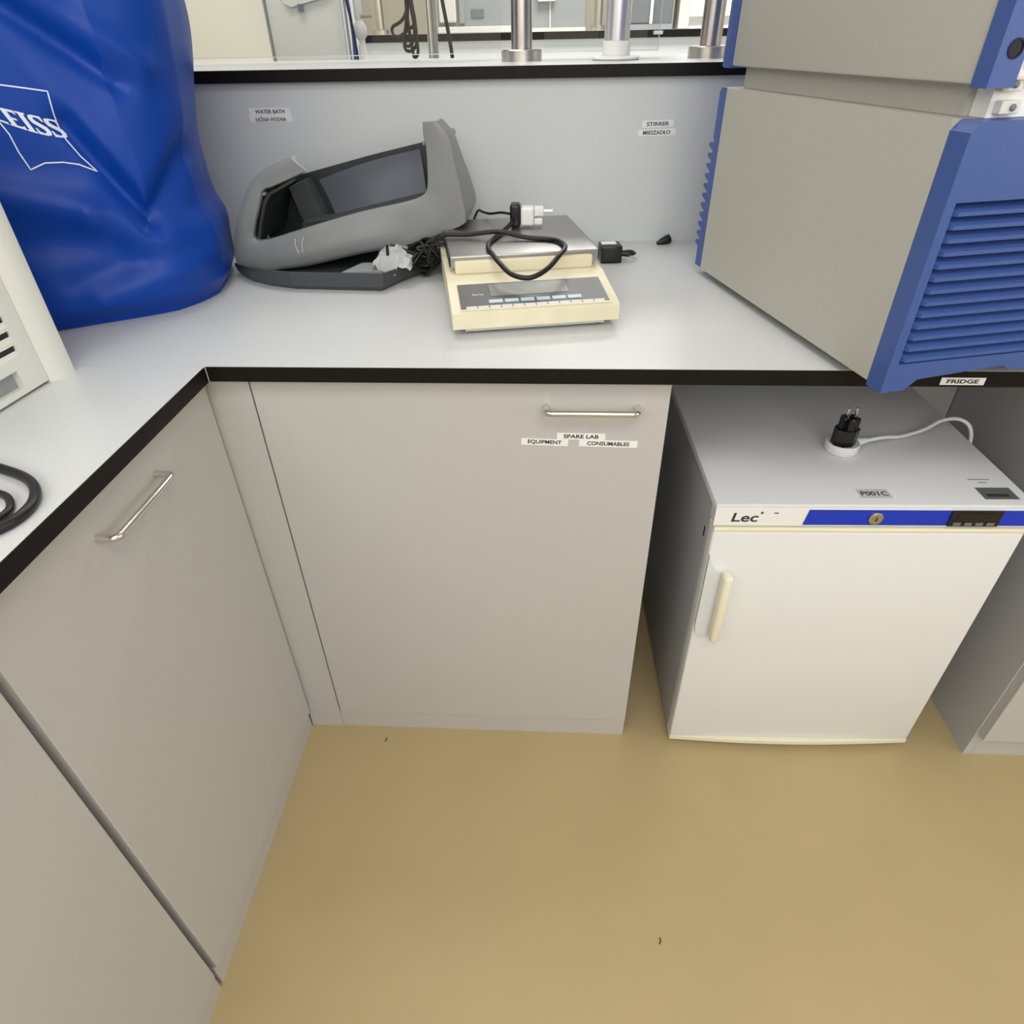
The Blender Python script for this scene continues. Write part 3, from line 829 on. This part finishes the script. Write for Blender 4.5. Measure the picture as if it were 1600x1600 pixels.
# crumpled white paper
bm = bmesh.new()
G = 14
vs = {}
for i in range(G + 1):
    for j in range(G + 1):
        u, v = i / G, j / G
        x = 0.195 + 0.075 * u + 0.010 * noise.noise(Vector((u * 4, v * 4, 1))); y = 0.345 + 0.10 * v + 0.010 * noise.noise(Vector((u * 4, v * 4, 5)))
        z = 0.030 + 0.022 * math.sin(u * PI) * math.sin(v * PI * 0.8 + 0.3) + 0.016 * abs(noise.noise(Vector((u * 5, v * 5, 9)))) + 0.010 * v - (0.016 if v < 0.12 and 0.2 < u < 0.7 else 0)
        vs[i, j] = bm.verts.new((x, y, z + H))
for i in range(G):
    for j in range(G): bm.faces.new((vs[i, j], vs[i + 1, j], vs[i + 1, j + 1], vs[i, j + 1]))
bmesh.ops.solidify(bm, geom=bm.faces[:], thickness=0.0008)
tag(obj('crumpled_paper', bm, M_paper), 'crumpled white paper stuffed between tray base and grey shell', 'paper')

# ------------------------------------------------------------------ laboratory balance
BQ = math.radians(11)
bl = thing('laboratory_balance', 'aged cream electronic balance with steel pan and grey keypad', 'scale', (0.382, 0.089, H), BQ)
# body: side profile (v depth, z)
WB = 0.268
obj('underbody', box(0.020, WB - 0.020, 0.012, 0.40, 0.004, 0.0115), M_off, bl)
body = [(0.0, 0.012), (0.0, 0.036), (0.004, 0.0395), (0.105, 0.056), (0.110, 0.058), (0.440, 0.058), (0.445, 0.052), (0.445, 0.012)]
obj('housing', prism(body, 0.0, WB, 'x'), M_balcream, bl, bevel=0.0025, smooth=True)
obj('pan_support', box(0.016, WB - 0.014, 0.132, 0.40, 0.0582, 0.079), M_balcream, bl, bevel=0.003, smooth=True)
# pan
bm = box(0.009, WB - 0.002, 0.140, 0.408, 0.0665, 0.086)
obj('pan', bm, M_pan, bl, bevel=0.0022, seg=3, smooth=True, label='brushed steel weighing pan')
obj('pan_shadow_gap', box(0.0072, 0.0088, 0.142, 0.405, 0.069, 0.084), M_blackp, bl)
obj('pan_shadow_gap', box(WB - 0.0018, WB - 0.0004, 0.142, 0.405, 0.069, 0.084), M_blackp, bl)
# keypad on the sloping front
sl_ang = math.atan2(0.056 - 0.0395, 0.101)
K = Matrix.Translation((WB / 2, 0.0470, 0.04695)) @ Matrix.Rotation(sl_ang, 4, 'X')
def onkey(bm): bm.transform(K); return bm
kp = obj('keypad', onkey(box(-0.119, 0.119, -0.0425, 0.041, 0.0002, 0.0014)), M_keyp, bl, label='dark grey keypad foil')
obj('bezel', onkey(box(-0.122, 0.122, -0.0445, -0.0427, 0.0002, 0.0018)), M_cream, bl)
obj('display', onkey(box(-0.068, 0.060, -0.004, 0.036, 0.0015, 0.0020)), M_disp, kp, label='blank grey display')
for k in range(6):
    x = -0.062 + k * 0.0255
    obj('key', onkey(box(x - 0.0110, x + 0.0110, -0.0265, -0.0165, 0.0015, 0.0024)), M_key, kp)
for k in range(12):
    x = -0.102 + k * 0.0186
    obj('caption_strip', onkey(box(x - 0.0085, x + 0.0085, -0.0420, -0.0340, 0.0015, 0.0019)), M_lgrey, kp)
tb = text_bm('Sarto', 0.009, 0.018)
tb.transform(K @ Matrix.Translation((-0.088, 0.004, 0.0016)))
obj('lettering', tb, M_lgrey, kp)
for x, y in ((0.03, 0.03), (WB - 0.03, 0.03), (0.03, 0.40), (WB - 0.03, 0.40)):
    obj('foot', lathe([(0.010, 0), (0.011, 0.0038)], (x, y, 0), 16), M_black, bl, smooth=True)

# coupler plug with white adapter, standing on the pan
pz = H + 0.086
def loc(u, v, z=0.0):
    return (0.382 + u * math.cos(BQ) - v * math.sin(BQ), 0.089 + u * math.sin(BQ) + v * math.cos(BQ), z)
px, py = 0.457, 0.440
pg = thing('power_plug', 'black plug pushed into white adapter lying on the steel pan', 'plug', (px, py, pz + 0.0))
bm = tube([(0, 0, 0.020), (0.005, 0, 0.020), (0.010, 0, 0.020), (0.020, 0, 0.020)], 0.0195, 24, smooth=False)
obj('plug_body', box(-0.002, 0.018, -0.016, 0.016, 0.001, 0.042), M_blackp, pg, bevel=0.005, seg=3, smooth=True); bm.free()
bm = box(0.0185, 0.044, -0.015, 0.015, 0.004, 0.036)
obj('adapter', bm, M_white, pg, bevel=0.004, seg=3, smooth=True, label='white plastic adapter')
bm = box(0.0442, 0.062, -0.010, 0.010, 0.020, 0.036); box(0.0442, 0.060, -0.010, 0.010, 0.005, 0.0165, bm)
obj('adapter_nose', bm, M_white, pg, bevel=0.002, smooth=True, label='white plastic adapter nose')
for y in (-0.006, 0.006):
    obj('pin', tube([(0.062, y, 0.028), (0.079, y, 0.028)], 0.0018, 10, smooth=False), M_chrome, pg, smooth=True)
# cord of that plug: loops over the pan and hangs in front of it
r = 0.0042
zc_ = pz + r
pts = [(px + 0.004, py - 0.016, pz + 0.014), (0.452, 0.400, pz + 0.008), (0.436, 0.352, zc_), (0.425, 0.300, zc_), (0.427, 0.262, zc_), (0.436, 0.235, zc_ - 0.002), (0.448, 0.205, H + 0.084), (0.470, 0.180, H + 0.072), (0.500, 0.170, H + 0.069),
       (0.528, 0.190, H + 0.077), (0.548, 0.222, H + 0.090), (0.558, 0.262, zc_ + 0.002), (0.553, 0.300, zc_), (0.535, 0.325, zc_), (0.49, 0.335, zc_ + 0.001), (0.44, 0.343, zc_ + 0.009), (0.38, 0.350, zc_ + 0.003), (0.340, 0.352, zc_ + 0.002), (0.318, 0.356, H + 0.078), (0.303, 0.370, H + 0.055), (0.298, 0.390, H + 0.03)]
tag(obj('cable_loop', tube(pts, r, 12), M_black, smooth=True), 'black cord looped across the steel pan from the upright plug', 'cord')
tag(obj('cable', tube([(0.456, 0.452, pz + 0.020), (0.435, 0.485, pz + 0.016), (0.410, 0.505, pz + 0.010), (0.392, 0.55, pz + 0.004), (0.375, 0.600, H + 0.080), (0.350, 0.635, H + 0.030), (0.32, 0.645, H + 0.004)], 0.0024, 10), M_black, smooth=True),
    'thin black cable coming from behind the shell to the plug', 'cable')

# tangle of black cable under the raised right end of the shell
bm = bmesh.new()
base = [(0.285, 0.425), (0.300, 0.440), (0.296, 0.405)]
random.seed(11)
pts = [(0.225, 0.40, H + 0.062)]
for k in range(30):
    a = k * 1.15
    rr = 0.012 + 0.016 * random.random()
    pts.append((0.288 + rr * math.cos(a) * 1.15, 0.405 + 0.03 * math.sin(a * 0.7) * random.random(), H + 0.036 + rr * math.sin(a) * 1.15 + 0.006 * math.sin(k)))
pts.append((0.345, 0.40, H + 0.066))
tube(pts, 0.0032, 9, bm)
tube([(0.222, 0.385, H + 0.066), (0.226, 0.370, H + 0.045), (0.245, 0.36, H + 0.034), (0.27, 0.37, H + 0.034), (0.285, 0.39, H + 0.05), (0.30, 0.40, H + 0.068), (0.34, 0.40, H + 0.075)], 0.0028, 9, bm)
tag(obj('cable_tangle', bm, M_black, smooth=True), 'tangled black cable bunched under the lifted right end of the shell', 'cable')

# black power adapter to the right of the balance
pa = thing('power_adapter', 'small black power adapter on worktop right of the balance', 'adapter', (0.665, 0.520, H), math.radians(6))
obj('adapter_body', box(-0.030, 0.014, -0.022, 0.022, 0, 0.034), M_blackp, pa, bevel=0.003, smooth=True)
obj('adapter_label', box(-0.026, 0.004, -0.006, 0.016, 0.0342, 0.0346), M_paper, pa, label='small white label')
obj('strain_relief', tube([(0.014, -0.006, 0.016), (0.032, -0.008, 0.014)], 0.0055, 12, smooth=False), M_black, pa, smooth=True)
obj('lead', tube([(0.030, -0.008, 0.014), (0.040, -0.004, 0.013), (0.046, 0.008, 0.012), (0.040, 0.022, 0.012), (0.024, 0.028, 0.010), (0.0, 0.04, 0.008), (-0.03, 0.065, 0.008), (-0.06, 0.07, 0.01)], 0.0030, 10), M_black, pa, smooth=True)

# black rubber stopper by the riser panel
bm = lathe([(0.0095, 0.0), (0.010, 0.004), (0.009, 0.012), (0.006, 0.024), (0.004, 0.030), (0.003, 0.031)], seg=20, axis='x')
bmesh.ops.transform(bm, matrix=Matrix.Rotation(math.radians(200), 4, 'Z') @ Matrix.Rotation(0.25, 4, 'Y'), verts=bm.verts)
bmesh.ops.translate(bm, vec=(0.800, 0.655, H + 0.0105), verts=bm.verts)
tag(obj('rubber_stopper', bm, M_black, smooth=True), 'tiny dark rubber stopper lying against the riser panel', 'stopper')

# ------------------------------------------------------------------ fridge
fr = thing('fridge', 'small white under-counter laboratory fridge with blue control strip', 'fridge', (0.814, -0.016, 0.0), math.radians(1.2))
FW, FH, FD = 0.517, 0.657, 0.475
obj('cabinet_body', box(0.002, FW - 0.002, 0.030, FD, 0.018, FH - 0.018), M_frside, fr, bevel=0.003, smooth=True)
obj('top_lid', box(0.0, FW, 0.002, FD, FH - 0.0175, FH), M_frtop, fr, bevel=0.003, smooth=True)
# control fascia, leaning slightly back
Zf0, Zf1 = 0.616, FH - 0.0045
obj('control_fascia', box(0.0, FW, -0.002, 0.0015, Zf0, Zf1 + 0.001), M_white, fr)
obj('fascia_core', box(0.002, FW - 0.002, 0.002, 0.0295, Zf0, FH - 0.018), M_fridge, fr)
obj('blue_strip', prism([(0.147, Zf0 + 0.003), (FW - 0.001, Zf0 + 0.003), (FW - 0.001, Zf1 - 0.003), (0.152, Zf1 - 0.003)], -0.0032, -0.0022, 'y'), M_royal, fr, label='royal blue control strip')
lk = obj('lock', lathe([(0.0115, 0), (0.0115, -0.003), (0.009, -0.0045), (0.008, -0.0045)], (0.262, -0.0032, (Zf0 + Zf1) / 2), 28, axis='y'), M_brass, fr, smooth=True)
obj('key_slot', box(0.2612, 0.2628, -0.0085, -0.0075, (Zf0 + Zf1) / 2 - 0.004, (Zf0 + Zf1) / 2 + 0.004), M_dark, lk)
ct = obj('controller', box(0.381, 0.463, -0.006, -0.0033, Zf0 + 0.003, Zf1 - 0.002), M_blackp, fr, bevel=0.001, label='black digital controller')
obj('screen', box(0.392, 0.452, -0.0066, -0.0061, Zf0 + 0.016, Zf1 - 0.006), mat('screen_black', (26, 24, 24), 0.15), ct)
for k in range(4):
    obj('button', box(0.389 + k * 0.018, 0.401 + k * 0.018, -0.0070, -0.0061, Zf0 + 0.006, Zf0 + 0.0115), M_dgrey, ct)
tb = text_bm('Lec', 0.025, 0.044, bold=0.0004, shear=0.12)
tb.transform(Matrix.Translation((0.050, -0.0024, (Zf0 + Zf1) / 2 - 0.001)) @ FRONT)
obj('lettering', tb, M_ink, fr, label='dark brand lettering Lec')
bm = box(0.0735, 0.079, -0.0026, -0.0021, 0.642, 0.6435); box(0.0755, 0.077, -0.0026, -0.0021, 0.640, 0.6455, bm)
box(0.096, 0.103, -0.0026, -0.0021, 0.6415, 0.6432, bm)
obj('lettering', bm, M_ink, fr)
# door, gently bowed at the bottom front
bm = box(0.002, FW - 0.001, -0.004, 0.0285, 0.030, 0.604)
obj('door_liner', box(0.006, FW - 0.005, 0.006, 0.0290, 0.6042, 0.6155), M_cream, fr)
door = obj('door', bm, M_fridge, fr, bevel=0.004, seg=3, smooth=True)
obj('door_top_trim', box(0.002, FW - 0.001, -0.0055, 0.027, 0.6045, 0.6125), M_cream, door, bevel=0.002)
bm = prism([(0.002, 0.028)] + [(lerp(0.002, FW - 0.001, k / 14), -0.004 - 0.010 * math.sin(PI * k / 14)) for k in range(15)] + [(FW - 0.001, 0.028)], 0.019, 0.0295, 'z')
obj('door_bottom_trim', bm, M_cream, door, bevel=0.001)
# handle: plate wrapping the door edge and cream grip
bm = prism([(0.0025, 0.556), (0.012, 0.530), (0.022, 0.520), (0.041, 0.517), (0.040, 0.360), (0.016, 0.357), (0.006, 0.366), (0.0025, 0.385)], -0.012, -0.0042, 'y')
hn = obj('handle', bm, M_frtop, door, bevel=0.002, smooth=True)
obj('grip', box(0.028, 0.045, -0.036, -0.0122, 0.362, 0.525), M_cream, hn, bevel=0.006, seg=3, smooth=True, label='cream upright grip')
obj('side_slot', box(0.0008, 0.0019, 0.040, 0.044, 0.56, 0.58), M_blackp, fr)
# stickers on the top
def flat_label(x, y, w, h, s, m, parent, rot=0, ink=M_ink, label=None, size=None, wf=0.85):
    Tm = Matrix.Translation((x, y, FH + 0.0001)) @ Matrix.Rotation(rot, 4, 'Z')
    bm = box(-w / 2, w / 2, -h / 2, h / 2, 0, 0.0003); bm.transform(Tm)
    st = obj('sticker', bm, m, parent, label=label)
    if s:
        tb = text_bm(s, size or h * 0.7, w * wf, bold=0.0002); tb.transform(Tm @ Matrix.Translation((0, 0, 0.0005)))
        obj('lettering', tb, ink, st)
    return st
flat_label(0.268, 0.034, 0.052, 0.027, 'P001C', M_tape, fr, label='clear tape sticker reading P001C', size=0.017)
sl_ = flat_label(0.470, 0.036, 0.056, 0.034, '', M_silver, fr, label='silver rating label with smudged dark print')
obj('lettering', (lambda b: b)(box(0.450, 0.486, 0.026, 0.034, FH + 0.0005, FH + 0.0008)), M_ink, sl_)
for (dx, dy, w_) in ((0, 0, 0.036), (0.002, -0.009, 0.014)):
    b2 = bmesh.new()
    x = -w_ / 2
    while x < w_ / 2:
        ww = random.uniform(0.0012, 0.003); box(0.462 + dx + x, 0.462 + dx + x + ww, 0.076 + dy, 0.0795 + dy, FH + 0.0001, FH + 0.0004, b2); x += ww + 0.0009
    obj('faint_print', b2, M_mgrey, fr)

# adapter on the fridge: white round base, black plug upright, white cord
fa = thing('travel_adapter', 'black two-pin plug standing in a round white plug base on the fridge', 'plug', (1.075, 0.165, FH + 0.001), 0.1)
obj('white_base', lathe([(0.027, 0), (0.0295, 0.003), (0.0295, 0.016), (0.0275, 0.018), (0.0265, 0.014), (0.024, 0.014)], seg=40), M_white, fa, smooth=True)
obj('cord_nose', tube([(0.026, 0.004, 0.012), (0.036, 0.006, 0.012), (0.050, 0.010, 0.012)], lambda t: 0.0085 - 0.004 * t, 14, smooth=False), M_white, fa, smooth=True)
pl_ = [(0.020 * math.cos(a), 0.020 * math.sin(a)) for a in [math.radians(22.5 + 45 * k) for k in range(8)]]
obj('plug_body', prism([(x * 1.10, y * 0.95) for x, y in pl_], 0.0145, 0.046, 'z'), M_blackp, fa, bevel=0.002)
bm = bmesh.new()
for k in range(5):
    a = math.radians(-170 + k * 72)
    b1 = box(-0.0055, 0.0055, -0.004, 0.004, 0.0462, 0.066); b1.transform(Matrix.Translation((0.013 * math.cos(a), 0.011 * math.sin(a), 0)) @ Matrix.Rotation(a + PI / 2, 4, 'Z'))
    tmp = bpy.data.meshes.new('tmp'); b1.to_mesh(tmp); b1.free(); bm.from_mesh(tmp); bpy.data.meshes.remove(tmp)
obj('plug_crown', bm, M_blackp, fa)
obj('plug_core', lathe([(0.010, 0.0462), (0.010, 0.058), (0.008, 0.060)], seg=20), M_blackp, fa, smooth=True)
for x in (-0.004, 0.011):
    obj('pin', tube([(x, 0.006, 0.058), (x, 0.006, 0.082)], 0.0023, 10, smooth=False), M_chrome, fa, smooth=True)
tag(obj('white_cord', tube([(1.124, 0.179, FH + 0.013), (1.16, 0.193, FH + 0.012), (1.20, 0.208, FH + 0.006), (1.25, 0.228, FH + 0.010), (1.29, 0.250, FH + 0.018), (1.325, 0.256, FH + 0.018), (1.345, 0.246, FH + 0.006), (1.352, 0.236, FH - 0.03), (1.353, 0.23, FH - 0.12), (1.36, 0.24, 0.30), (1.37, 0.26, 0.006), (1.38, 0.33, 0.005)], 0.0036, 10), M_white, smooth=True),
    'thin white cord running from the plug over the fridge right edge', 'cord')

# tiny bits of lint on the floor
for (x, y, lab) in ((0.178, -0.040, 'tiny dark bit of lint on the floor near the cupboard plinth'), (0.744, -0.422, 'tiny dark speck on the open floor near the bottom of the picture')):
    tag(obj('lint', tube([(x, y, 0.0012), (x + 0.003, y + 0.004, 0.0022), (x + 0.002, y + 0.010, 0.0014)], 0.0009, 6), M_dark, smooth=True), lab, 'lint')
